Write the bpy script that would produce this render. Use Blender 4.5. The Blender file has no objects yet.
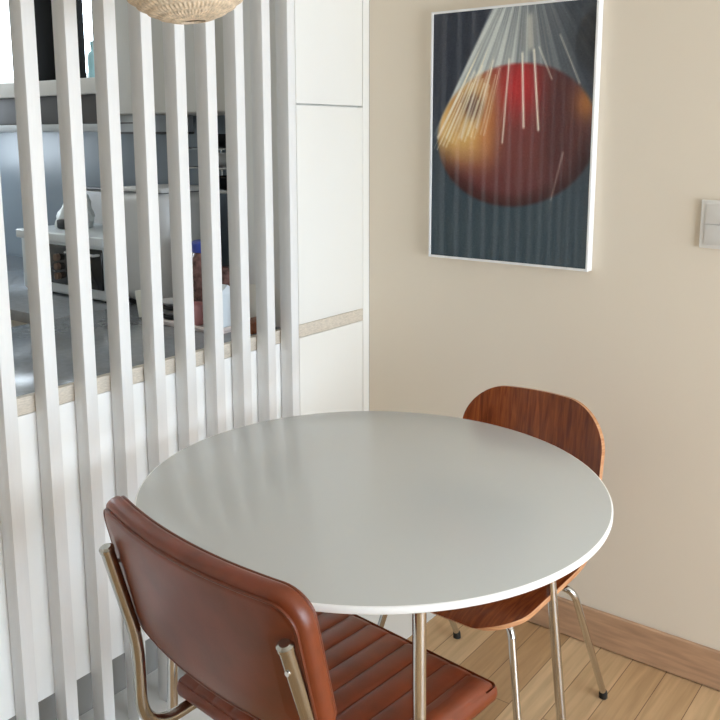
import bpy, bmesh, math, random
import numpy as np
from mathutils import Vector, Matrix
random.seed(7)
PI = math.pi
sc = bpy.context.scene
col = sc.collection

# ------------------------------------------------------------------ materials
def srgb(r, g, b):
    f = lambda c: (c/255/12.92) if c/255 <= .04045 else ((c/255+.055)/1.055)**2.4
    return (f(r), f(g), f(b), 1)

def new_mat(name):
    m = bpy.data.materials.new(name); m.use_nodes = True
    nt = m.node_tree
    return m, nt, nt.nodes['Principled BSDF'], nt.links.new

def mat(name, rgb, rough=.5, metal=0, spec=.5, noise=0, nscale=8, bump=0, bscale=200, stretch=(1, 1, 1), coat=0):
    m, nt, p, L = new_mat(name)
    p.inputs['Base Color'].default_value = srgb(*rgb)
    p.inputs['Roughness'].default_value = rough
    p.inputs['Metallic'].default_value = metal
    p.inputs['Specular IOR Level'].default_value = spec
    p.inputs['Coat Weight'].default_value = coat
    if noise or bump:
        tc = nt.nodes.new('ShaderNodeTexCoord'); mp = nt.nodes.new('ShaderNodeMapping')
        mp.inputs['Scale'].default_value = stretch
        L(tc.outputs['Object'], mp.inputs['Vector'])
    if noise:
        n = nt.nodes.new('ShaderNodeTexNoise'); n.inputs['Scale'].default_value = nscale
        n.inputs['Detail'].default_value = 6
        L(mp.outputs[0], n.inputs['Vector'])
        r = nt.nodes.new('ShaderNodeValToRGB')
        r.color_ramp.elements[0].position = .3; r.color_ramp.elements[1].position = .7
        r.color_ramp.elements[0].color = srgb(*[max(0, c*(1-noise)) for c in rgb])
        r.color_ramp.elements[1].color = srgb(*[min(255, c*(1+noise)) for c in rgb])
        L(n.outputs['Fac'], r.inputs['Fac']); L(r.outputs['Color'], p.inputs['Base Color'])
    if bump:
        n2 = nt.nodes.new('ShaderNodeTexNoise'); n2.inputs['Scale'].default_value = bscale
        n2.inputs['Detail'].default_value = 3
        L(mp.outputs[0], n2.inputs['Vector'])
        b = nt.nodes.new('ShaderNodeBump'); b.inputs['Strength'].default_value = bump
        b.inputs['Distance'].default_value = .002
        L(n2.outputs['Fac'], b.inputs['Height']); L(b.outputs['Normal'], p.inputs['Normal'])
    return m

def wood_floor():
    m, nt, p, L = new_mat('oak_planks')
    tc = nt.nodes.new('ShaderNodeTexCoord'); sep = nt.nodes.new('ShaderNodeSeparateXYZ')
    L(tc.outputs['Object'], sep.inputs[0])
    ax = nt.nodes.new('ShaderNodeMath'); ax.operation = 'ADD'; ax.inputs[1].default_value = 6*.0933 - .365 + 3.0*.0933*20
    L(sep.outputs['X'], ax.inputs[0])
    ay = nt.nodes.new('ShaderNodeMath'); ay.operation = 'ADD'; ay.inputs[1].default_value = 20.23
    L(sep.outputs['Y'], ay.inputs[0])
    cb = nt.nodes.new('ShaderNodeCombineXYZ'); L(ay.outputs[0], cb.inputs['X']); L(ax.outputs[0], cb.inputs['Y'])
    br = nt.nodes.new('ShaderNodeTexBrick')
    br.inputs['Scale'].default_value = 1; br.inputs['Brick Width'].default_value = .62
    br.inputs['Row Height'].default_value = .0933; br.inputs['Mortar Size'].default_value = .0011
    br.inputs['Mortar Smooth'].default_value = .2; br.offset = .37; br.offset_frequency = 2
    br.inputs['Color1'].default_value = srgb(226, 197, 158); br.inputs['Color2'].default_value = srgb(184, 146, 104)
    br.inputs['Mortar'].default_value = srgb(120, 90, 62)
    L(cb.outputs[0], br.inputs['Vector'])
    mp = nt.nodes.new('ShaderNodeMapping'); mp.inputs['Scale'].default_value = (26, 1.6, 1)
    L(tc.outputs['Object'], mp.inputs['Vector'])
    n = nt.nodes.new('ShaderNodeTexNoise'); n.inputs['Scale'].default_value = 2.2; n.inputs['Detail'].default_value = 8
    n.inputs['Distortion'].default_value = .6
    L(mp.outputs[0], n.inputs['Vector'])
    r = nt.nodes.new('ShaderNodeValToRGB')
    r.color_ramp.elements[0].position = .3; r.color_ramp.elements[1].position = .72
    r.color_ramp.elements[0].color = (.72, .68, .62, 1); r.color_ramp.elements[1].color = (1.08, 1.06, 1.04, 1)
    L(n.outputs['Fac'], r.inputs['Fac'])
    mx = nt.nodes.new('ShaderNodeMix'); mx.data_type = 'RGBA'; mx.blend_type = 'MULTIPLY'
    mx.inputs['Factor'].default_value = .8
    L(br.outputs['Color'], mx.inputs['A']); L(r.outputs['Color'], mx.inputs['B'])
    L(mx.outputs['Result'], p.inputs['Base Color'])
    p.inputs['Roughness'].default_value = .42
    return m

def teak(name, dark, light, scale=(30, 3, 3), rough=.3):
    m, nt, p, L = new_mat(name)
    tc = nt.nodes.new('ShaderNodeTexCoord'); mp = nt.nodes.new('ShaderNodeMapping')
    mp.inputs['Scale'].default_value = scale
    L(tc.outputs['Object'], mp.inputs['Vector'])
    n = nt.nodes.new('ShaderNodeTexNoise'); n.inputs['Scale'].default_value = 3; n.inputs['Detail'].default_value = 9
    n.inputs['Distortion'].default_value = .8
    L(mp.outputs[0], n.inputs['Vector'])
    r = nt.nodes.new('ShaderNodeValToRGB')
    r.color_ramp.elements[0].position = .32; r.color_ramp.elements[1].position = .7
    r.color_ramp.elements[0].color = srgb(*dark); r.color_ramp.elements[1].color = srgb(*light)
    L(n.outputs['Fac'], r.inputs['Fac']); L(r.outputs['Color'], p.inputs['Base Color'])
    p.inputs['Roughness'].default_value = rough
    return m

def pane_mat():
    m = bpy.data.materials.new('clear_pane'); m.use_nodes = True; nt = m.node_tree; nt.nodes.clear()
    o = nt.nodes.new('ShaderNodeOutputMaterial'); mx = nt.nodes.new('ShaderNodeMixShader')
    t = nt.nodes.new('ShaderNodeBsdfTransparent'); g = nt.nodes.new('ShaderNodeBsdfGlossy')
    g.inputs['Roughness'].default_value = .02
    lw = nt.nodes.new('ShaderNodeLayerWeight'); lw.inputs['Blend'].default_value = .5
    f = nt.nodes.new('ShaderNodeMath'); f.operation = 'POWER'; f.inputs[1].default_value = 5
    f2 = nt.nodes.new('ShaderNodeMath'); f2.operation = 'MULTIPLY_ADD'; f2.inputs[1].default_value = .9; f2.inputs[2].default_value = .05
    nt.links.new(lw.outputs['Facing'], f.inputs[0]); nt.links.new(f.outputs[0], f2.inputs[0])
    nt.links.new(f2.outputs[0], mx.inputs[0]); nt.links.new(t.outputs[0], mx.inputs[1])
    nt.links.new(g.outputs[0], mx.inputs[2]); nt.links.new(mx.outputs[0], o.inputs[0])
    return m

M = dict(
    wall=mat('beige_wallpaper', (231, 220, 203), .85, spec=.2, bump=.12, bscale=420),
    wall_plain=mat('white_plaster', (226, 222, 214), .9, spec=.2),
    wall_back=mat('warm_plaster', (112, 106, 98), .9, spec=.2),
    ceil=mat('ceiling_paint', (230, 225, 215), .9, spec=.2),
    white=mat('white_paint', (238, 238, 236), .45),
    slat=mat('white_lacquer', (235, 235, 235), .5, noise=.006, nscale=30, stretch=(6, 6, .5)),
    halfwall=mat('white_panel', (250, 250, 249), .5),
    strip=mat('pale_ash_edge', (214, 204, 190), .5, noise=.06, nscale=12, stretch=(1, 8, 30)),
    door=mat('cabinet_white', (240, 239, 235), .4),
    floor=wood_floor(),
    floor_white=mat('white_floor_strip', (246, 245, 242), .35),
    base=mat('oak_baseboard', (184, 148, 118), .5, noise=.08, nscale=6, stretch=(1.5, 8, 14)),
    top=mat('table_laminate', (200, 203, 203), .2, spec=.5),
    rim=mat('table_edge', (246, 246, 244), .4),
    chrome=mat('chrome', (208, 209, 210), .1, metal=1),
    steel=mat('worn_nickel', (176, 174, 168), .2, metal=1),
    leather=mat('brown_leather', (116, 52, 25), .34, spec=.5, noise=.10, nscale=14, bump=.12, bscale=500),
    piping=mat('brown_piping', (106, 49, 26), .4, bump=.1, bscale=500),
    rubber=mat('black_rubber', (18, 18, 18), .6),
    teak=teak('teak_veneer', (98, 44, 20), (146, 76, 36), (40, 3, 3), .24),
    ply=teak('plywood_edge', (176, 116, 74), (214, 162, 118), (3, 3, 60), .5),
    frame=mat('white_frame', (240, 240, 240), .4),
    plastic=mat('white_plastic', (232, 230, 226), .4),
    rocker=mat('switch_rocker', (222, 219, 214), .35),
    straw=mat('paper_straw', (216, 196, 170), .85, spec=.2, noise=.13, nscale=120, bump=.35, bscale=300),
    black=mat('black_plastic', (14, 13, 12), .85, spec=.1),
    darkglass=mat('smoked_glass', (36, 38, 40), .12),
    counter=mat('grey_worktop', (150, 153, 157), .16, noise=.03, nscale=60),
    backsplash=mat('blue_grey_tile', (144, 156, 166), .3),
    cabinet=mat('kitchen_cabinet', (214, 212, 206), .5),
    hood=mat('dark_grey_metal', (96, 96, 98), .4, metal=.3),
    lip=mat('brushed_lip', (206, 212, 218), .35, metal=.2),
    pale=mat('pale_grey_enamel', (214, 214, 214), .4),
    ovenwhite=mat('oven_enamel', (226, 232, 236), .35),
    bag=mat('milky_plastic', (244, 250, 251), .4),
    ink=mat('black_ink', (28, 30, 32), .5),
    pink=mat('pink_ceramic', (206, 150, 150), .35),
    tray=mat('tray_white', (226, 214, 210), .4),
    bowlblack=mat('black_stoneware', (34, 34, 36), .35),
    bowlwhite=mat('white_stoneware', (226, 226, 226), .3),
    jar=mat('red_brown_preserve', (104, 76, 72), .25, noise=.5, nscale=40),
    lid=mat('blue_lid', (66, 84, 176), .4),
    carton=mat('carton_paper', (222, 230, 236), .6),
    block=mat('walnut_block', (122, 72, 46), .45, noise=.12, nscale=8, stretch=(2, 12, 2)),
    cyan=mat('pale_cyan_plastic', (170, 214, 224), .3),
    cream=mat('cream_card', (244, 241, 230), .6),
    teal=mat('knob_bronze', (112, 92, 78), .4),
    pane=pane_mat(),
    kick=mat('grey_kick_board', (150, 147, 142), .5),
    cord=mat('cord_white', (220, 216, 208), .5),
)

# ------------------------------------------------------------------ mesh helpers
def box(bm, lo, hi, bev=0, seg=2, rot=None, mi=0):
    t = bmesh.new()
    bmesh.ops.create_cube(t, size=1)
    lo, hi = Vector(lo), Vector(hi); c = (lo+hi)/2; s = hi-lo
    for v in t.verts: v.co = Vector((v.co.x*s.x, v.co.y*s.y, v.co.z*s.z))
    if bev: bmesh.ops.bevel(t, geom=list(t.edges), offset=bev, segments=seg, profile=.5, affect='EDGES')
    if rot is not None:
        for v in t.verts: v.co = rot @ v.co
    for v in t.verts: v.co += c
    for f in t.faces: f.material_index = mi
    merge(bm, t)

def merge(bm, t):
    me = bpy.data.meshes.new('tmp'); t.to_mesh(me); t.free(); bm.from_mesh(me); bpy.data.meshes.remove(me)

def grid_faces(bm, rows, close_u=False, close_v=False, mi=0):
    V = [[bm.verts.new(p) for p in r] for r in rows]
    R, Cn = len(V), len(V[0])
    for i in range(R if close_u else R-1):
        for j in range(Cn if close_v else Cn-1):
            f = bm.faces.new((V[i][j], V[i][(j+1) % Cn], V[(i+1) % R][(j+1) % Cn], V[(i+1) % R][j])); f.material_index = mi
    return V

def lathe(bm, prof, c=(0, 0, 0), n=40, cap=True):
    rows = [[(c[0]+r*math.cos(2*PI*k/n), c[1]+r*math.sin(2*PI*k/n), c[2]+z) for k in range(n)] for r, z in prof]
    V = grid_faces(bm, rows, close_v=True)
    if cap:
        for ring in (V[0], V[-1]):
            try: bm.faces.new(ring)
            except ValueError: pass

def fillet(pts, rad, seg=8):
    pts = [Vector(p) for p in pts]; out = [pts[0]]
    for i in range(1, len(pts)-1):
        a, b, c = pts[i-1], pts[i], pts[i+1]
        r = rad[i-1] if isinstance(rad, (list, tuple)) else rad
        d1, d2 = (a-b), (c-b)
        l = min(r, d1.length*.49, d2.length*.49)
        p, q = b+d1.normalized()*l, b+d2.normalized()*l
        for k in range(seg+1):
            t = k/seg
            out.append(p*(1-t)**2 + b*2*t*(1-t) + q*t*t)
    out.append(pts[-1])
    return out

def sweep(bm, pts, r, n=14, closed=False, cap=True):
    pts = [Vector(p) for p in pts]; N = len(pts)
    tan = []
    for i in range(N):
        a = pts[(i-1) % N] if (closed or i > 0) else pts[i]
        b = pts[(i+1) % N] if (closed or i < N-1) else pts[i]
        tan.append((b-a).normalized())
    up = Vector((0, 0, 1)) if abs(tan[0].z) < .9 else Vector((1, 0, 0))
    u = (up - tan[0]*up.dot(tan[0])).normalized()
    rows = []
    for i in range(N):
        u = (u - tan[i]*u.dot(tan[i])).normalized(); w = tan[i].cross(u)
        rr = r[i] if isinstance(r, (list, tuple)) else r
        rows.append([pts[i] + (u*math.cos(2*PI*k/n) + w*math.sin(2*PI*k/n))*rr for k in range(n)])
    V = grid_faces(bm, rows, close_v=True, close_u=closed)
    if cap and not closed:
        bm.faces.new(V[0]); bm.faces.new(V[-1])

def outline(a, b, r, na, nb, nc=8):
    """closed rounded rectangle, mirror symmetric: point i <-> P-i across the first axis"""
    r = max(r, 1e-5); P = []
    def seg(p, q, n):
        for k in range(n): t = k/n; P.append((p[0]+(q[0]-p[0])*t, p[1]+(q[1]-p[1])*t))
    def arc(cx, cy, a0):
        for k in range(nc): t = a0 + PI/2*k/nc; P.append((cx+r*math.cos(t), cy+r*math.sin(t)))
    seg((a, 0), (a, b-r), nb); arc(a-r, b-r, 0); seg((a-r, b), (-(a-r), b), na); arc(-(a-r), b-r, PI/2)
    seg((-a, b-r), (-a, -(b-r)), 2*nb); arc(-(a-r), -(b-r), PI); seg((-(a-r), -b), (a-r, -b), na); arc(a-r, -(b-r), 1.5*PI)
    seg((a, -(b-r)), (a, 0), nb)
    return P

def pad(bm, a, b, r, prof, place, na=24, nb=6):
    """cushion: rings of a rounded rectangle; prof = [(inset, height)], place(u, v, h) -> xyz"""
    rings = []
    for d, h in prof:
        rings.append([place(u, v, h) for u, v in outline(a-d, b-d, r-d, na, nb)])
    V = grid_faces(bm, rings, close_v=True)
    for ring in (V[0], V[-1]):
        P = len(ring)
        for i in range(P//2):
            q = [ring[i], ring[i+1], ring[(P-i-1) % P], ring[(P-i) % P]]
            q2 = []
            for v in q:
                if v not in q2: q2.append(v)
            if len(q2) > 2:
                try: bm.faces.new(q2)
                except ValueError: pass

def link(name, bm, mats, parent=None, smooth=True, angle=35, origin=None):
    bmesh.ops.recalc_face_normals(bm, faces=list(bm.faces))
    off = Vector((0, 0, 0))
    if parent is not None:
        r = parent
        while r.parent: r = r.parent
        off = r.location.copy()
    elif origin is not None: off = Vector(origin)
    for v in bm.verts: v.co -= off
    me = bpy.data.meshes.new(name); bm.to_mesh(me); bm.free()
    for m in (mats if isinstance(mats, (list, tuple)) else [mats]): me.materials.append(m)
    if smooth:
        me.shade_smooth(); me.set_sharp_from_angle(angle=math.radians(angle))
    o = bpy.data.objects.new(name, me); col.objects.link(o)
    if parent is not None: o.parent = parent
    elif origin is not None: o.location = origin
    return o

def tag(o, label, cat, group=None):
    o['label'] = label; o['category'] = cat
    if group: o['group'] = group
    return o

def thing(name, label, cat, loc, group=None):
    o = bpy.data.objects.new(name, None); col.objects.link(o); o.location = loc
    o.empty_display_size = .05
    return tag(o, label, cat, group)

def struct(name, bm, m, label=None, cat=None):
    o = link(name, bm, m, smooth=False); o['kind'] = 'structure'
    if label: tag(o, label, cat)
    return o

B = bmesh.new
def bpart(name, lo, hi, m, parent, bev=.002, seg=2):
    bm = B(); box(bm, lo, hi, bev, seg); return link(name, bm, m, parent)

# ------------------------------------------------------------------ setting
X1, Y1, ZC, XK, YK = 4.0, -4.6, 2.36, -2.5, -3.0
ST, SB = .892, .854            # top and bottom of the pale worktop edge
bm = B(); box(bm, (XK-.1, Y1-.1, -.08), (X1+.1, .1, 0)); struct('floor', bm, M['floor'], 'oak strip floor with boards running towards the picture wall', 'floor')
bm = B(); box(bm, (XK-.1, Y1-.1, ZC), (X1+.1, .1, ZC+.08)); struct('ceiling', bm, M['ceil'], 'white ceiling above the dining corner', 'ceiling')
bm = B(); box(bm, (0, 0, 0), (X1+.1, .1, ZC)); struct('wall_right', bm, M['wall'], 'beige wall behind the wooden chair and the picture', 'wall')
def wall_with_hole(name, lo, hi, axis, h0, h1, z0, z1, m):
    bm = B()
    def bx(a0, a1, zz0, zz1):
        l, h = list(lo), list(hi); l[axis], h[axis] = a0, a1; l[2], h[2] = zz0, zz1; box(bm, l, h)
    bx(lo[axis], h0, 0, ZC); bx(h1, hi[axis], 0, ZC); bx(h0, h1, 0, z0); bx(h0, h1, z1, ZC)
    return struct(name, bm, m)
wall_with_hole('wall_window', (X1, Y1, 0), (X1+.1, 0, ZC), 1, -2.2, -.06, .06, 1.85, M['wall_plain'])
wall_with_hole('wall_kitchen', (XK, 0, 0), (-.0, .1, ZC), 0, -2.35, -.95, 1.66, 2.25, M['backsplash'])
bm = B(); box(bm, (-.0, Y1-.1, 0), (X1+.1, Y1, ZC)); struct('wall_back', bm, M['wall_back'])
wall_with_hole('wall_far', (XK-.1, YK, 0), (XK, .1, ZC), 1, -.75, -.2, 1.25, 1.95, M['wall_plain'])  # opening added out of view to let more light into the kitchen
bm = B()
for y in (-.75, -.24): box(bm, (XK-.08, y, 1.25), (XK-.03, y+.04, 1.95))
for z in (1.25, 1.91): box(bm, (XK-.08, -.75, z), (XK-.03, -.2, z+.04))
struct('kitchen_fill_window', bm, M['white'])  # frame of the added, unseen window that brightens the kitchen
bm = B(); box(bm, (XK-.1, YK-.1, 0), (-.1, YK, ZC)); struct('wall_end', bm, M['wall_plain'])
bm = B(); box(bm, (-.1, Y1, 0), (0, -1.75, ZC)); struct('wall_near', bm, M['wall_plain'])
# low wall under the worktop, recessed at the foot
bm = B(); box(bm, (-.055, -1.75, .18), (0, -.402, SB-.001)); box(bm, (-.14, -1.75, .155), (-.055, -.402, .18))
struct('wall_left', bm, M['halfwall'], 'white low panel wall behind the slats under the pale worktop edge', 'wall')
bm = B(); box(bm, (-.099, -3.2, .0002), (.365, -.0005, .003)); struct('white_strip', bm, M['floor_white'], 'white floor strip along the foot of the slats', 'floor strip')  # thin plain white strip laid over the oak boards
bm = B(); box(bm, (.0, -.015, .003), (X1, -.0005, .109), .002, 1); struct('baseboard_right', bm, M['base'], 'brown oak baseboard along the beige wall', 'baseboard')
bm = B(); box(bm, (-.14, -1.75, 0), (-.1, -.402, .155)); struct('trim_2', bm, M['kick'], 'grey kick board in the recess below the white low wall', 'kick board')
# big window (out of the picture, lights the room)
bm = B()
for y in (-2.2, -1.15, -.11): box(bm, (X1+.02, y, .06), (X1+.07, y+.05, 1.85))
for z in (.06, 1.80): box(bm, (X1+.02, -2.2, z), (X1+.07, -.06, z+.05))
struct('window_1', bm, M['white'])
bm = B()
for x in (-2.35, -1.66, -.99): box(bm, (x, .02, 1.66), (x+.04, .07, 2.25))
for z in (1.66, 2.21): box(bm, (-2.35, .02, z), (-.95, .07, z+.04))
w2 = struct('window_2', bm, M['white'], 'bright kitchen window high above the shelf', 'window')
bm = B(); box(bm, (-2.32, .04, 1.69), (-.98, .046, 2.22)); g = link('pane', bm, M['pane'], w2, smooth=False)

# ------------------------------------------------------------------ slat screen
scr = thing('slat_screen', 'white vertical slat screen in front of the kitchen pass-through', 'screen', (.024, -.85, .003))
for k in range(-4, 10):
    y0 = -1.3145 + .098*k
    bm = B(); box(bm, (.0035, y0, .003), (.047, y0+.0305, ZC-.001), .0015, 2)
    link('slat', bm, M['slat'], scr)

# ------------------------------------------------------------------ tall cabinet beside the corner
cab = thing('tall_cabinet', 'tall white cabinet with pale strip between slats and corner', 'cabinet', (-.11, -.2, 0))
bm = B()
box(bm, (-.20, -.40, 0.003), (-.022, -.0005, ZC-.002))
box(bm, (-.022, -.40, .003), (0, -.3495, ZC-.002), .001, 1)
box(bm, (-.022, -.0325, .003), (0, -.0005, ZC-.002), .001, 1)
link('body', bm, M['door'], cab, smooth=False)
bpart('upper_door', (-.021, -.3465, 1.5335), (0, -.0365, ZC-.01), M['door'], cab, .0012)
bpart('middle_door', (-.021, -.3465, ST+.001), (0, -.0345, 1.5285), M['door'], cab, .0012)
e = bpart('edge_strip', (-.021, -.3485, SB), (.0008, -.0345, ST), M['strip'], cab, .0006); e['label'] = 'pale ash coloured edge strip'
bpart('lower_panel', (-.021, -.3465, .003), (0, -.0355, SB-.0015), M['door'], cab, .0012)

# ------------------------------------------------------------------ worktops
wt = thing('worktop', 'grey polished kitchen worktop with pale edge behind the slats', 'worktop', (-.33, -1.1, SB))
bpart('slab', (-.66, -1.75, SB), (-.018, -.402, ST), M['counter'], wt, .002)
e = bpart('edge_strip', (-.018, -1.75, SB), (0, -.402, ST), M['strip'], wt, .001); e['label'] = 'pale ash front edge'
bm = B(); box(bm, (-.62, -1.75, .003), (-.142, -.402, SB-.001)); tag(link('base_cabinet', bm, M['cabinet'], smooth=False, origin=(-.38, -1.1, .003)), 'white base cabinet carrying the worktop behind the low wall', 'cabinet')
wt2 = thing('worktop', 'grey worktop along the kitchen wall under the oven', 'worktop', (-1.5, -.36, SB))
bm = B(); box(bm, (-2.49, -.72, SB), (-.663, -.001, ST-.001), .002); box(bm, (-.663, -.40, SB), (-.201, -.001, ST-.001), .002); link('slab', bm, M['counter'], wt2)
bm = B(); box(bm, (-2.49, -.68, .003), (-.663, -.001, SB-.001)); box(bm, (-.663, -.39, .003), (-.201, -.001, SB-.001)); tag(link('base_cabinet', bm, M['cabinet'], smooth=False, origin=(-1.5, -.34, .003)), 'white base cabinet along the tiled kitchen wall under the oven', 'cabinet')

# ------------------------------------------------------------------ round table
TX, TY, TR, TH = .6543, -.8704, .4747, .74
tb = thing('dining_table', 'round pale grey table with white rim on chrome legs', 'table', (TX, TY, 0))
bm = B(); n = 160
prof = [(TR-.0035, .7265), (TR-.0012, .7272), (TR, .7295), (TR, .7370), (TR-.0012, .7392), (TR-.0035, .74)]
rows = [[(TX+r*math.cos(2*PI*k/n), TY+r*math.sin(2*PI*k/n), z) for k in range(n)] for r, z in prof]
V = grid_faces(bm, rows, close_v=True, mi=1)
for ring, mi in ((V[0], 1), (V[-1], 0)):
    f = bm.faces.new(ring); f.material_index = mi
link('tabletop', bm, [M['top'], M['rim']], tb, angle=50)
tl = [((.967, -1.172), (.987, -1.190)), ((.886, -.560), (.953, -.529)), ((.375, -.580), (.334, -.551)), ((.372, -1.160), (.368, -1.188))]
for (tx, ty), (fx, fy) in tl:
    zf = .003 if fx < .365 else 0
    bm = B(); sweep(bm, [(tx, ty, .7262), (tx+(fx-tx)*.3, ty+(fy-ty)*.3, .7262*.7), (fx, fy, zf+.008)], .0112, 20)
    lg = link('leg', bm, M['chrome'], tb)
    bm = B(); lathe(bm, [(.0135, 0), (.0138, .009), (.0122, .016)], (fx, fy, zf), 20); link('foot', bm, M['rubber'], lg)
    bm = B(); lathe(bm, [(.03, -.004), (.03, .0002)], (tx+(TX-tx)*.05, ty+(TY-ty)*.05, .7262), 24); link('mounting_plate', bm, M['chrome'], lg)

# ------------------------------------------------------------------ leather chair (seen from behind)
CX = .708
lc = thing('leather_chair', 'brown leather chair with ribbed seat and tubular metal frame, back to viewer', 'chair', (CX, -1.13, 0))
# seat
ZS = .424; hy0, hy1 = -1.262, -.850; HA, HB = .238, (hy1-hy0)/2
NCH = 9; AW = HA-.008
def seat_place(u, v, h):
    x, y = CX-.003+u+.085*v, (hy0+hy1)/2+v-.085*u
    z = ZS+h
    if h > -.012:
        q = min(1, max(0, (AW-abs(u))/.006)) if abs(u) < AW else 0
        ph = ((u+AW)/(2*AW)*NCH) % 1.0
        rib = (abs(math.sin(PI*ph)))**.24
        w = min(1, max(0, (HB-abs(v))/.05)); w = w*w*(3-2*w)
        z += (rib-1)*.0115*q*(.3+.7*w) + .006*q - .010*(1-w) + .004*(1-(v/HB)**2)
        if v > 0: z -= .010*max(0, (v-HB*.6)/(HB*.4))**2
    return (x, y, z)
bm = B()
prof = [(.034, -.044), (.02, -.044), (.008, -.042), (.002, -.036), (0, -.027), (.0015, -.018), (.005, -.012), (.0075, -.0085), (.0085, -.005), (.011, -.002), (.018, 0), (.026, 0), (.034, 0)]
pad(bm, HA, HB, .020, prof, seat_place, na=9*16, nb=8)
seat = link('seat', bm, M['leather'], lc, angle=60)
bm = B(); sweep(bm, [Vector(seat_place(u, v, -.0125)) + Vector((0, 0, .004 - .010)) for u, v in outline(HA-.0045, HB-.0045, .0165, 60, 12)], .0028, 8, closed=True)
link('piping', bm, M['piping'], seat)
# backrest
ZB0, ZB1 = .572, .837; BA, BB = .255, (ZB1-ZB0)/2; ZM = (ZB0+ZB1)/2
def back_place(u, v, h):
    lean = -1.318 - (v+BB)*.25 - .030*(u/BA)
    y = lean - .034*(1-(u/BA)**2) + h
    z = ZM+v + h*.24
    return (CX-.017+u, y, z)
bm = B()
prof = [(.06, -.027), (.05, -.026), (.02, -.0245), (.0125, -.0225), (.0105, -.0195), (.008, -.0185), (.003, -.015), (.0005, -.009), (0, -.002), (.0008, .005), (.004, .010), (.0085, .013), (.012, .0145), (.03, .018), (.06, .019)]
pad(bm, BA, BB, .052, prof, back_place, na=30, nb=5)
back = link('backrest', bm, M['leather'], lc, angle=60)
for d, h in ((.0108, -.0215), (.0085, .0145)):
    bm = B(); sweep(bm, [back_place(u, v, h) for u, v in outline(BA-d, BB-d, .052-d, 40, 8)], .0026, 8, closed=True)
    link('piping', bm, M['piping'], back)
# frame: one bent tube per side, joined by rails
RT = .0118
for s in (-1, 1):
    x = CX-.006 + s*.2225; dy = -.020*s
    yb = -.034*(1-(.218/BA)**2)
    pts = [(x, -1.412+dy, .752), (x, -1.352+dy+.007*s, .555), (x, -1.352+dy+.007*s, .368), (x, -.905, .368), (x, -.895, .013), (x, -1.33, .013)]
    bm = B(); zt_ = .760 if s > 0 else .750; pts[0] = (x, pts[0][1], zt_); pts = [(a+.04*(b+1.352), (b+dy if b > -1.2 else b), c) for a, b, c in pts]; path = fillet(pts, [.05, .085, .07, .07], 10)
    sweep(bm, path, RT, 18)
    tube = link('side_tube', bm, M['steel'], lc)
    bm = B(); d = (Vector(pts[0])-Vector(pts[1])).normalized(); p0 = Vector(pts[0])
    sweep(bm, [p0-d*.002, p0+d*.004, p0+d*.0075], [RT+.0012, RT+.0012, RT*.7], 18); link('end_cap', bm, M['steel'], tube)
    for zz in (.722,):
        t = (.752-zz)/.204; y = -1.412+dy+.069*t
        bm = B(); sweep(bm, [(x, y-.0128, zz), (x, y+.030, zz)], .004, 10); link('screw', bm, M['chrome'], tube)
    bm = B(); box(bm, (x-.002, -1.18, .368), (x+.022, -.98, .3815), .002); link('seat_bracket', bm, M['steel'], tube)
bm = B(); sweep(bm, [(CX-.206, -1.32, .013), (CX+.206, -1.32, .013)], .0105, 14); link('floor_rail', bm, M['steel'], lc)

# ------------------------------------------------------------------ teak plywood chair
WX = .708
wc = thing('plywood_chair', 'teak plywood shell chair on chrome legs by the beige wall', 'chair', (WX, -.45, 0))
key = [(-.737, .411), (-.727, .419), (-.69, .425), (-.60, .424), (-.48, .420), (-.38, .422), (-.325, .440), (-.292, .480), (-.276, .54), (-.262, .62), (-.250, .70), (-.238, .797)]
def catmull(P, n):
    P = [P[0]]+P+[P[-1]]; out = []
    for i in range(1, len(P)-2):
        for k in range(n):
            t = k/n
            out.append(tuple(.5*((2*P[i][a]) + (-P[i-1][a]+P[i+1][a])*t + (2*P[i-1][a]-5*P[i][a]+4*P[i+1][a]-P[i+2][a])*t*t + (-P[i-1][a]+3*P[i][a]-3*P[i+1][a]+P[i+2][a])*t**3) for a in range(2)))
    out.append(P[-1]); return out
cur = catmull(key, 12)
S = [0]
for i in range(1, len(cur)): S.append(S[-1]+math.dist(cur[i], cur[i-1]))
LT = S[-1]
def at(s):
    s = min(max(s, 0), LT); i = max(1, np.searchsorted(S, s)); i = min(i, len(S)-1)
    t = (s-S[i-1])/max(1e-9, S[i]-S[i-1]); return [cur[i-1][a]*(1-t)+cur[i][a]*t for a in range(2)]
ss = sorted(set([LT*k/60 for k in range(61)] + [.12*(k/14)**2 for k in range(15)] + [LT-.12*(k/14)**2 for k in range(15)]))
sw = S[12*7]                         # where the seat turns up
rows = []
NTT = 28
for s in ss:
    y, z = at(s)
    wf = .206 if s < sw-.12 else .196
    if sw-.12 <= s <= sw+.04:
        t = (s-sw+.12)/.16; t = t*t*(3-2*t); wf = .206+(.196-.206)*t
    def corner(w, d, rc):
        return w if d >= rc else w-rc+math.sqrt(max(0, rc*rc-(rc-d)**2))
    w = min(corner(wf, s, .105), corner(wf, LT-s, .11))
    bt = min(1, max(0, (s-sw+.05)/.15)); bt = bt*bt*(3-2*bt)
    row = []
    for k in range(NTT+1):
        t = -1+2*k/NTT; x = w*t
        q = (x/.2)**2
        row.append((WX+.012*bt+x, y-.038*q*bt, z+(.009*q*(1-bt) if s > .1 else .009*q*s/.1) - .010*bt*q*max(0, (s-LT+.2)/.2)))
    rows.append(row)
bm = B(); grid_faces(bm, rows)
me = bpy.data.meshes.new('shell'); bmesh.ops.recalc_face_normals(bm, faces=list(bm.faces)); bm.to_mesh(me); bm.free()
tmp = bpy.data.objects.new('tmp_shell', me); col.objects.link(tmp)
me.materials.append(M['teak']); me.materials.append(M['ply'])
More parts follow.
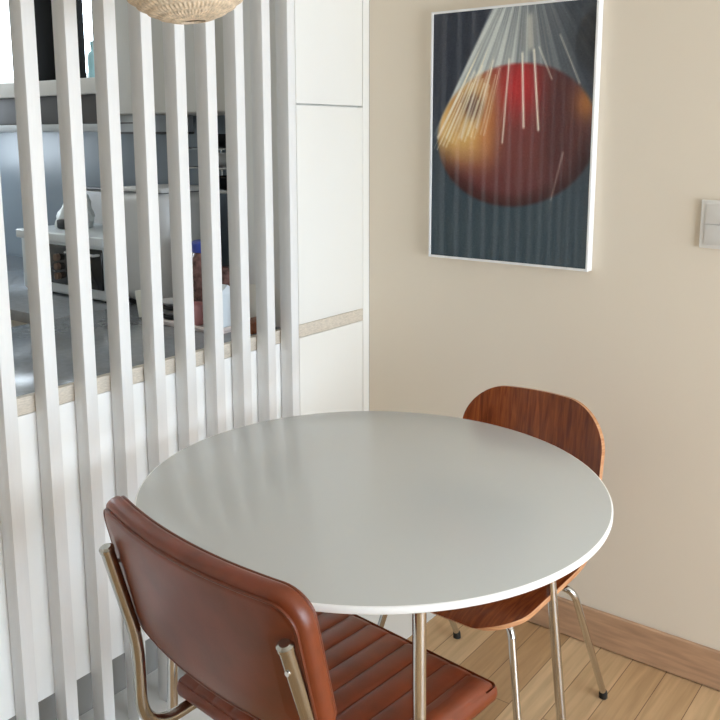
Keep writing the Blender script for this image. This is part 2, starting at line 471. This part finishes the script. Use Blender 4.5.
sm = tmp.modifiers.new('s', 'SOLIDIFY'); sm.thickness = .0115; sm.offset = 0; sm.material_offset_rim = 1
dg = bpy.context.evaluated_depsgraph_get(); dg.update()
me2 = bpy.data.meshes.new_from_object(tmp.evaluated_get(dg)); bpy.data.objects.remove(tmp)
bm = B(); bm.from_mesh(me2)
link('shell', bm, [M['teak'], M['ply']], wc, angle=50)
RL = .0085
legs = [((.921, -.218), [(.80, -.45, .403), (.921, -.447, .403), (.921, -.218, .012)]),
        ((.476, -.211), [(.60, -.45, .403), (.490, -.447, .403), (.476, -.211, .012)]),
        ((.934, -.700), [(.80, -.640, .402), (.868, -.655, .400), (.934, -.700, .012)]),
        ((.432, -.640), [(.62, -.620, .402), (.548, -.625, .400), (.432, -.640, .012)])]
for (fx, fy), pts in legs:
    bm = B(); sweep(bm, fillet(pts, .035, 10), RL, 16)
    lg = link('leg', bm, M['chrome'], wc)
    d = (Vector(pts[-1])-Vector(pts[-2])).normalized()
    bm = B(); e0 = Vector(pts[-1])-d*.012; sweep(bm, [e0, e0+d*.008, Vector((fx, fy, .0005))], [.0088, .0108, .0112], 16); link('foot', bm, M['rubber'], lg)
bm = B(); box(bm, (.60, -.66, .396), (.80, -.44, .409), .003); link('mount', bm, M['rubber'], wc)

# ------------------------------------------------------------------ framed picture
PX0, PX1, PZ0, PZ1, PD = .2447, .7505, 1.0817, 1.794, .030
pf = thing('framed_picture', 'framed picture of red and yellow fruit under plastic film', 'picture', ((PX0+PX1)/2, -.001, PZ0))
bm = B(); FW = .0065
for lo, hi in (((PX0, -PD, PZ0), (PX0+FW, -.001, PZ1)), ((PX1-FW, -PD, PZ0), (PX1, -.001, PZ1)), ((PX0+FW, -PD, PZ0), (PX1-FW, -.001, PZ0+FW)), ((PX0+FW, -PD, PZ1-FW), (PX1-FW, -.001, PZ1))):
    box(bm, lo, hi, .0008, 1)
link('frame', bm, M['frame'], pf)
NU, NV = 150, 210
U, Vv = np.meshgrid((np.arange(NU)+.5)/NU, (np.arange(NV)+.5)/NV)      # v from the top
def sm01(a, b, x): t = np.clip((x-a)/(b-a), 0, 1); return t*t*(3-2*t)
def mixc(a, b, t): return a*(1-t[..., None]) + np.array(b)*t[..., None]
rng = np.random.default_rng(3)
img = np.zeros((NV, NU, 3)); img[:] = (52, 57, 68)
img = mixc(img, (62, 76, 84), sm01(.2, .9, Vv)); img = mixc(img, (40, 46, 52), sm01(.6, .95, U)*(1-sm01(.1, .45, Vv))*.7)
# film cone, apex above the picture
ax_, ay_ = .60, -.22
ang = np.arctan2(U-ax_, (Vv-ay_)*1.42)
left = .385 - .76*Vv                                            # left edge of the film
film = sm01(-.012, .012, U-left)*(1-sm01(.40, .52, Vv))
s1 = np.sin(ang*46+1.3)*.5 + np.sin(ang*91+.4)*.3 + np.sin(ang*173)*.2
den = film*np.clip(1.0-1.9*np.clip(U-.40-.25*Vv, 0, 1), .10, 1)*(.80+.30*s1)
img = mixc(img, (224, 230, 224), np.clip(den, 0, .9))
# fruit
fx, fy, frx, fry = .535, .495, .50, .283
dx, dy = (U-fx)/frx, (Vv-fy)/fry
r2 = np.sqrt(dx*dx+dy*dy + .10*dx*dy)
fm = 1-sm01(.955, 1.02, r2)
fr = np.zeros_like(img); fr[:] = (118, 62, 58)
fr = mixc(fr, (190, 50, 52), np.exp(-(((U-.56)/.16)**2+((Vv-.30)/.12)**2)))
fr = mixc(fr, (80, 44, 42), sm01(.60, .82, U)*.85); fr = mixc(fr, (98, 54, 54), sm01(.55, .72, Vv)*.7)
fr = mixc(fr, (176, 112, 52), np.exp(-(((U-.97)/.07)**2+((Vv-.37)/.07)**2))*.9)
yl = np.exp(-(((U-.17)/.24)**4+((Vv-.42)/.185)**4)); fr = mixc(fr, (224, 178, 108), np.clip(yl*1.05, 0, 1))
fr = mixc(fr, (206, 120, 66), np.exp(-(((U-.36)/.07)**2+((Vv-.44)/.14)**2))*.6)
fr = mixc(fr, (84, 52, 46), np.exp(-(((U-.27)/.075)**2+((Vv-.375)/.055)**2)**1.4))
fr = mixc(fr, (150, 88, 52), np.exp(-(((U-.17)/.05)**2+((Vv-.38)/.09)**2))*.5)
fr = fr*(1-.35*sm01(.72, 1.0, r2)[..., None]*sm01(.45, .6, Vv)[..., None])
img = img*(1-fm[..., None]) + fr*fm[..., None]
# film streaks over fruit
st = np.clip(np.sin(ang*74+.7)*.6+np.sin(ang*161)*.5, 0, 1)**2.2
reach = np.clip(1-sm01(.26, .60, Vv), 0, 1)
img = mixc(img, (250, 242, 214), np.clip(st*film*reach*sm01(.60, .22, U)*.95, 0, 1)*sm01(.10, .24, Vv))
for u0, v0, u1, v1, wd, a in ((.50, .20, .47, .52, .006, .8), (.58, .18, .60, .46, .007, .9), (.65, .17, .69, .47, .007, .9), (.68, .16, .76, .28, .005, .5), (.80, .12, .92, .30, .005, .4), (.84, .56, .78, .74, .006, .3), (.40, .2, .30, .46, .006, .7), (.33, .22, .2, .5, .007, .7), (.28, .24, .1, .5, .007, .7), (.22, .28, .04, .5, .008, .7), (.62, .05, .63, .15, .02, .5)):
    t = np.clip(((U-u0)*(u1-u0)+(Vv-v0)*(v1-v0))/((u1-u0)**2+(v1-v0)**2), 0, 1)
    dd = np.sqrt((U-u0-t*(u1-u0))**2+((Vv-v0-t*(v1-v0)))**2)
    img = mixc(img, (250, 244, 226), np.exp(-(dd/wd)**2)*a)
for k in range(17):
    u1, v1 = .015+.021*k, .545-.004*k+.012*math.sin(k*2.1)
    u0, v0 = u1+(ax_-u1)*(.30+.08*math.sin(k*1.7)), v1+(ay_-v1)*(.30+.08*math.sin(k*1.7))
    t = np.clip(((U-u0)*(u1-u0)+(Vv-v0)*(v1-v0))/((u1-u0)**2+(v1-v0)**2), 0, 1)
    dd = np.sqrt((U-u0-t*(u1-u0))**2+((Vv-v0-t*(v1-v0)))**2)
    img = mixc(img, (250, 240, 206), np.exp(-(dd/(.003+.003*abs(math.sin(k*3.3))))**2)*(.22+.38*abs(math.sin(k*2.7)))*(t > 0))
img = np.clip(img + rng.normal(0, 2.0, (NV, NU, 1)), 0, 255)/255
lin = np.where(img <= .04045, img/12.92, ((img+.055)/1.055)**2.4)
me = bpy.data.meshes.new('print')
xs = np.linspace(PX0+FW, PX1-FW, NU+1) - pf.location.x; zs = np.linspace(PZ1-FW, PZ0+FW, NV+1) - pf.location.z
verts = [(x, -PD+.004-pf.location.y, z) for z in zs for x in xs]
faces = [(j*(NU+1)+i, (j+1)*(NU+1)+i, (j+1)*(NU+1)+i+1, j*(NU+1)+i+1) for j in range(NV) for i in range(NU)]
me.from_pydata(verts, [], faces)
ca = me.color_attributes.new('print', 'FLOAT_COLOR', 'CORNER')
arr = np.ones((NV*NU, 4, 4), np.float32); arr[:, :, :3] = lin.reshape(-1, 1, 3)
ca.data.foreach_set('color', arr.ravel())
m, nt, p, L = new_mat('glossy_print'); at_ = nt.nodes.new('ShaderNodeAttribute'); at_.attribute_name = 'print'
L(at_.outputs['Color'], p.inputs['Base Color']); p.inputs['Roughness'].default_value = .025; p.inputs['Specular IOR Level'].default_value = .5
me.materials.append(m)
o = bpy.data.objects.new('print', me); col.objects.link(o); o.parent = pf
bm = B(); box(bm, (PX0+FW, -PD+.006, PZ0+FW), (PX1-FW, -.002, PZ1-FW)); link('backing_board', bm, M['frame'], pf, smooth=False)

# ------------------------------------------------------------------ light switch
sw_ = thing('light_switch', 'white double rocker light switch right of the picture', 'light switch', (1.088, -.0005, 1.166))
bm = B(); box(bm, (1.028, -.010, 1.166), (1.148, -.0005, 1.286), .003, 3); link('plate', bm, M['plastic'], sw_)
for z0, z1 in ((1.1755, 1.2255), (1.2268, 1.2765)):
    bpart('rocker', (1.0405, -.0135, z0), (1.1355, -.009, z1), M['rocker'], sw_, .0015)

# ------------------------------------------------------------------ woven pendant
PC = Vector((.396, -1.083, 1.655))
pl = thing('pendant_lamp', 'woven straw pendant lamp shade hanging in front of the slats', 'lamp', PC)
bm = B(); rows = []; NR, NA = 128, 360
axis = Vector((.605, -.796, 0)); tilt = Matrix.Rotation(math.radians(6.5), 3, axis)
for i in range(NR+1):
    t = i/NR
    th = math.radians(9 + 137*t); R0 = .146
    r = R0*math.sin(th); z = .140 - R0*math.cos(th)
    coil = abs(math.sin(t*16*PI)); r += .0026*coil
    row = []
    for k in range(NA):
        a = 2*PI*k/NA
        w = .0024*math.sin(a*60 + PI*(int(t*16) % 2) + 5*math.sin(a*3+t*9)*.15)*coil
        v = Vector(((r+w)*math.cos(a), (r+w)*math.sin(a), z))
        row.append(PC + tilt @ v)
    rows.append(row)
rows = rows + [[p + (PC + Vector((0, 0, .14)) - p)*.03 for p in r] for r in reversed(rows)]
grid_faces(bm, rows, close_v=True, close_u=True)
link('shade', bm, M['straw'], pl, angle=80)
bm = B(); sweep(bm, [PC+tilt @ Vector((.0, 0, .255)), PC+Vector((.0, 0, .40)), (PC.x, PC.y, ZC-.02)], .003, 8); link('cord', bm, M['cord'], pl)
bm = B(); lathe(bm, [(.05, -.03), (.05, -.004), (.045, -.0005)], (PC.x, PC.y, ZC), 30); link('ceiling_rose', bm, M['cord'], pl)
bm = B(); lathe(bm, [(.004, .075), (.022, .085), (.03, .11), (.024, .14), (.014, .16), (.014, .20), (.02, .257), (.078, .262), (.078, .265)], PC, 30); link('bulb', bm, M['plastic'], pl)

# ------------------------------------------------------------------ kitchen: wall units
uc = thing('wall_cabinet', 'white wall cabinet above the tiles deep in the kitchen', 'cabinet', (-.53, -.175, 1.515))
bpart('body', (-.87, -.33, 1.515), (-.202, -.001, ZC-.002), M['cabinet'], uc)
for x0 in (-.87, -.537): bpart('door', (x0+.001, -.35, 1.517), (x0+.331, -.331, ZC-.01), M['cabinet'], uc)
ul = bpart('light_housing', (-.868, -.30, 1.455), (-.70, -.10, 1.5145), M['lip'], uc, .004)
bpart('dark_band', (-.869, -.303, 1.449), (-.699, -.098, 1.457), M['hood'], ul, .002)
bpart('dark_band', (-.869, -.303, 1.485), (-.699, -.29, 1.489), M['hood'], ul, .001)
sh = tag(link('wall_shelf', (lambda b: (box(b, (-2.48, -.35, 1.588), (-.874, -.001, 1.642), .003), b)[1])(B()), M['white'], origin=(-1.68, -.18, 1.588)), 'thick white shelf below the kitchen window', 'shelf')
hd = thing('range_hood', 'slim dark grey range hood under the white kitchen shelf', 'range hood', (-1.6, -.17, 1.46))
bpart('body', (-2.40, -.33, 1.486), (-.876, -.001, 1.587), M['hood'], hd, .003)
bpart('front_lip', (-2.40, -.345, 1.459), (-.876, -.10, 1.4855), M['lip'], hd, .003)
bk = thing('black_box', 'tall black box standing on the shelf in front of the kitchen window', 'box', (-1.26, -.25, 1.6425))
bpart('body', (-1.36, -.30, 1.6425), (-1.165, -.20, 2.02), M['black'], bk, .004); bpart('lid', (-1.368, -.302, 1.99), (-1.163, -.198, 2.024), M['black'], bk, .003)
bm = B(); lathe(bm, [(.020, 0), (.024, .004), (.024, .075), (.02, .09), (.011, .098), (.011, .112), (.013, .113), (.013, .13), (.004, .132)], (-1.005, -.28, 1.6425), 24)
tag(link('bottle', bm, M['cyan'], origin=(-1.005, -.28, 1.6425)), 'small pale cyan bottle on the white kitchen shelf', 'bottle')
rk = thing('dish_rack', 'metal wall rack with dark dishes right of the blue tiles', 'dish rack', (-.52, -.1, 1.25))
for z in (1.255, 1.335, 1.40):
    bm = B()
    for y in (-.19, -.14, -.09, -.04, -.008): sweep(bm, [(-.66, y, z), (-.30, y, z)], .003, 8)
    for x in (-.66, -.30): sweep(bm, [(x, -.19, z), (x, -.004, z)], .004, 8)
    link('shelf', bm, M['chrome'], rk)
for x in (-.66, -.30):
    bm = B(); sweep(bm, [(x, -.006, 1.24), (x, -.006, 1.43)], .004, 8); link('upright', bm, M['chrome'], rk)
dishes = [(-.545, -.10, 1.259, 'black'), (-.545, -.10, 1.339, 'white'), (-.545, -.10, 1.404, 'black'), (-.40, -.10, 1.259, 'white')]
names = {0: 'black bowl on the lowest level of the metal wall rack', 1: 'white bowl on the middle level of the metal wall rack', 2: 'black bowl on the top level of the metal wall rack', 3: 'white bowl on the right of the lowest rack level'}
for i, (x, y, z, c) in enumerate(dishes):
    bm = B(); lathe(bm, [(.02, 0), (.028, .002), (.048, .018), (.06, .045), (.0585, .046), (.046, .021), (.026, .006), (.004, .005)], (x, y, z), 32)
    tag(link('bowl', bm, M['bowl'+c], origin=(x, y, z)), names[i], 'bowl', 'bowls on the wall rack')

# ------------------------------------------------------------------ kitchen: on the worktops
ov = thing('toaster_oven', 'white toaster oven with dark window on the kitchen worktop', 'oven', (-.96, -.33, ST))
bm = B(); box(bm, (-1.215, -.485, ST+.006), (-.715, -.21, 1.098), .010, 3); link('body', bm, M['ovenwhite'], ov)
bm = B(); box(bm, (-1.218, -.502, 1.083), (-.710, -.205, 1.115), .006, 3); link('top_plate', bm, M['ovenwhite'], ov)
bm = B(); box(bm, (-1.06, -.492, .935), (-.735, -.48, 1.072), .004, 2); d = link('door', bm, M['darkglass'], ov); d['label'] = 'dark glass front'
bm = B(); sweep(bm, [(-.90, -.493, 1.055), (-.90, -.515, 1.055), (-.745, -.515, 1.055), (-.745, -.493, 1.055)], .005, 10); link('handle', bm, M['chrome'], d)
for z in (.965, .998, 1.031):
    bm = B(); sweep(bm, [(-.975, -.488, z), (-.975, -.506, z)], .012, 18); link('knob', bm, M['teal'], ov)
for x in (-1.18, -.75):
    for y in (-.46, -.24):
        bm = B(); lathe(bm, [(.014, 0), (.014, .0065)], (x, y, ST), 16); link('foot', bm, M['rubber'], ov)
# bag on top of it
bg = thing('plastic_bag', 'white plastic bag with black print lying on the toaster oven', 'bag', (-1.08, -.36, 1.1155))
bm = B(); bmesh.ops.create_icosphere(bm, subdivisions=4, radius=1)
for v in bm.verts:
    c = v.co.copy(); n = math.sin(c.x*9+c.y*4)*.07+math.sin(c.z*11+c.x*5)*.06+math.sin(c.y*17+c.z*7)*.04
    c *= 1+n
    z = max(0, (c.z+.55)/1.5); tp = 1-.62*min(1, z)
    v.co = Vector((-1.085+c.x*.085*tp+z*.045, -.35+c.y*.07*tp, 1.1155+z*.152))
link('bag', bm, M['bag'], bg)
bm = B(); box(bm, (-1.075, -.427, 1.118), (-1.01, -.40, 1.150), .006, 2); link('print', bm, M['ink'], bg)
bm = B(); box(bm, (-1.065, -.385, 1.21), (-1.035, -.36, 1.235), .006, 2); link('print', bm, M['ink'], bg)
bm = B(); lathe(bm, [(.014, 0), (.016, .006), (.014, .04), (.008, .045), (.008, .055), (.012, .058), (.011, .07), (.003, .072)], (-1.185, -.42, 1.1155), 20)
tag(link('spice_jar', bm, M['plastic'], origin=(-1.185, -.42, 1.1155)), 'small white jar on the left end of the toaster oven', 'jar')
# big pale appliance
ap = thing('rice_cooker', 'tall pale grey rounded cooker right of the toaster oven', 'cooker', (-.585, -.34, ST))
bm = B(); box(bm, (-.702, -.452, ST+.012), (-.468, -.225, 1.272), .045, 6); link('body', bm, M['pale'], ap)
bm = B(); box(bm, (-.690, -.440, 1.262), (-.480, -.237, 1.281), .008, 4); link('lid', bm, M['pale'], ap)
bm = B(); box(bm, (-.692, -.442, 1.2635), (-.478, -.235, 1.2665), .002, 2); link('seam', bm, M['hood'], ap)
bm = B(); box(bm, (-.68, -.43, ST), (-.49, -.25, ST+.016), .004, 2); link('base', bm, M['rubber'], ap)
bd = thing('serving_board', 'large pale grey board standing against the tiles behind the oven', 'board', (-1.07, -.1, ST))
bm = B(); box(bm, (-1.42, -.125, ST), (-.705, -.10, 1.232), .012, 3); link('board', bm, M['pale'], bd)
bm = B(); box(bm, (-1.42, -.127, 1.233), (-.705, -.098, 1.243), .003, 2); link('dark_edge', bm, M['hood'], bd)
# tray with crockery on the peninsula
tr = thing('tray', 'shallow pinkish white tray of crockery on the worktop behind slats', 'tray', (-.25, -.49, ST))
bm = B(); box(bm, (-.415, -.585, ST), (-.095, -.405, ST+.005), .002); link('base', bm, M['tray'], tr)
bm = B(); sweep(bm, [(-.257+u, -.495+v, ST+.011) for u, v in outline(.159, .089, .025, 12, 4)], .006, 8, closed=True); link('edge', bm, M['tray'], tr)
zt = ST+.0055
for i, (c, h) in enumerate((('black', 0), ('white', .014), ('black', .028), ('white', .042))):
    bm = B(); lathe(bm, [(.022, 0), (.03, .001), (.05, .012), (.052, .013), (.03, .005), (.004, .004)], (-.35, -.515, zt+h), 32)
    tag(link('saucer', bm, M['bowl'+c], origin=(-.35, -.515, zt+h)), ['black saucer at the bottom of the stack on the tray', 'white saucer second from the bottom of the stack', 'black saucer second from the top of the stack', 'white saucer on top of the stack on the tray'][i], 'saucer', 'saucers stacked on the tray')
cp = thing('cup', 'pink cup standing on the tray beside the blue lidded jar', 'cup', (-.235, -.545, zt))
bm = B(); lathe(bm, [(.02, 0), (.024, .002), (.032, .03), (.034, .062), (.032, .062), (.03, .03), (.02, .006), (.004, .005)], (-.235, -.538, zt), 28); link('body', bm, M['pink'], cp)
bm = B(); sweep(bm, [(-.235+.031+.018*math.sin(t*PI/6), -.538, zt+.018+.005*t) for t in range(7)], .004, 8); link('handle', bm, M['pink'], cp)
jr = thing('jar', 'tall reddish preserve jar with blue lid on the tray', 'jar', (-.265, -.455, zt))
bm = B(); lathe(bm, [(.038, 0), (.046, .006), (.046, .18), (.04, .2), (.036, .205)], (-.275, -.452, zt), 32); link('body', bm, M['jar'], jr)
bm = B(); lathe(bm, [(.042, .204), (.043, .206), (.043, .232), (.038, .236), (.004, .236)], (-.275, -.452, zt), 32); link('lid', bm, M['lid'], jr)
bm = B(); lathe(bm, [(.03, 0), (.034, .005), (.034, .10), (.028, .115), (.026, .145), (.03, .146), (.03, .165), (.004, .167)], (-.185, -.445, zt), 28)
tag(link('jar', bm, M['jar'], origin=(-.185, -.445, zt)), 'dark reddish jar behind the pale carton', 'jar')
ct = thing('carton', 'pale blue white carton standing at the right end of the tray', 'carton', (-.125, -.53, zt))
bm = B(); box(bm, (-.160, -.565, zt), (-.105, -.495, zt+.105), .002)
link('body', bm, M['carton'], ct)
bm = B(); v = [bm.verts.new(q) for q in ((-.16, -.565, zt+.1045), (-.105, -.565, zt+.1045), (-.105, -.495, zt+.1045), (-.16, -.495, zt+.1045), (-.16, -.53, zt+.13), (-.105, -.53, zt+.13))]
for f in ((0, 1, 5, 4), (2, 3, 4, 5), (1, 2, 5), (3, 0, 4), (3, 2, 1, 0)): bm.faces.new([v[i] for i in f])
link('gable', bm, M['carton'], ct, smooth=False)
# folded card left of the tray
cd = B()
rr = Matrix.Rotation(math.radians(-10), 3, 'Y')
box(cd, (-.476, -.560, ST+.002), (-.446, -.500, ST+.085), .002, rot=rr)
tag(link('carton', cd, M['cream'], origin=(-.46, -.53, ST)), 'small white leaning carton left of the tray in front of the cooker', 'carton')
# board and block at the cabinet end
bd = B(); rr = Matrix.Rotation(math.radians(-9), 3, 'X')
box(bd, (-.135, -.425, ST+.001), (-.045, -.418, ST+.120), .002, rot=rr)
tag(link('card', bd, M['cream'], origin=(-.09, -.42, ST)), 'cream card propped behind the brown wooden block at the cabinet', 'card')
bb = B(); box(bb, (-.078, -.520, ST), (-.024, -.440, ST+.034), .003)
tag(link('wooden_block', bb, M['block'], origin=(-.05, -.48, ST)), 'brown wooden block on the worktop beside the tall cabinet', 'block')

# ------------------------------------------------------------------ light: daylight through the windows, including the added kitchen fill window
w = bpy.data.worlds.new('daylight'); sc.world = w; w.use_nodes = True
bgn = w.node_tree.nodes['Background']; bgn.inputs['Color'].default_value = (.80, .92, 1.03, 1); bgn.inputs['Strength'].default_value = 11.4
def portal(loc, rot, sx, sy):
    l = bpy.data.lights.new('window_daylight', 'AREA'); l.shape = 'RECTANGLE'; l.size = sx; l.size_y = sy
    l.cycles.is_portal = True
    o = bpy.data.objects.new('window_daylight', l); col.objects.link(o); o.location = loc; o.rotation_euler = rot
portal((X1+.09, (-2.2-.06)/2, (.06+1.85)/2), (0, PI/2, 0), 1.79, 2.14)
portal((XK-.09, (-.75-.2)/2, (1.25+1.95)/2), (0, -PI/2, 0), .7, .55)  # portal of the added kitchen fill opening, out of view
portal(((-2.35-.95)/2, .09, (1.66+2.25)/2), (-PI/2, 0, 0), 1.4, .59)

# ------------------------------------------------------------------ camera
cam = bpy.data.cameras.new('camera'); co = bpy.data.objects.new('camera', cam); col.objects.link(co); sc.camera = co
F, CPX, CPY = 864.098, 358.9895, 285.2511
yaw, pitch, roll = math.radians(37.2491), math.radians(9.8018), math.radians(-.0871)
fw = Vector((-math.sin(yaw)*math.cos(pitch), math.cos(yaw)*math.cos(pitch), -math.sin(pitch)))
rt = Vector((math.cos(yaw), math.sin(yaw), 0)); up = rt.cross(fw)
r2_, u2_ = rt*math.cos(roll)+up*math.sin(roll), None
u2_ = r2_.cross(fw)
co.matrix_world = Matrix(((r2_.x, u2_.x, -fw.x, 1.6483), (r2_.y, u2_.y, -fw.y, -2.2229), (r2_.z, u2_.z, -fw.z, 1.4419), (0, 0, 0, 1)))
cam.sensor_width = 36; cam.sensor_fit = 'HORIZONTAL'; cam.lens = F/720*36
cam.shift_x = (360-CPX)/720; cam.shift_y = (CPY-360)/720
cam.clip_start = .05

vs = sc.view_settings
sc.display_settings.display_device = 'sRGB'
vs.view_transform = 'Standard'; vs.look = 'None'; vs.gamma = 1; vs.use_curve_mapping = False
vs.exposure = 0.0
sc.cycles.use_denoising = True
sc.cycles.max_bounces = 10; sc.cycles.diffuse_bounces = 6; sc.cycles.glossy_bounces = 5
sc.cycles.sample_clamp_indirect = 8
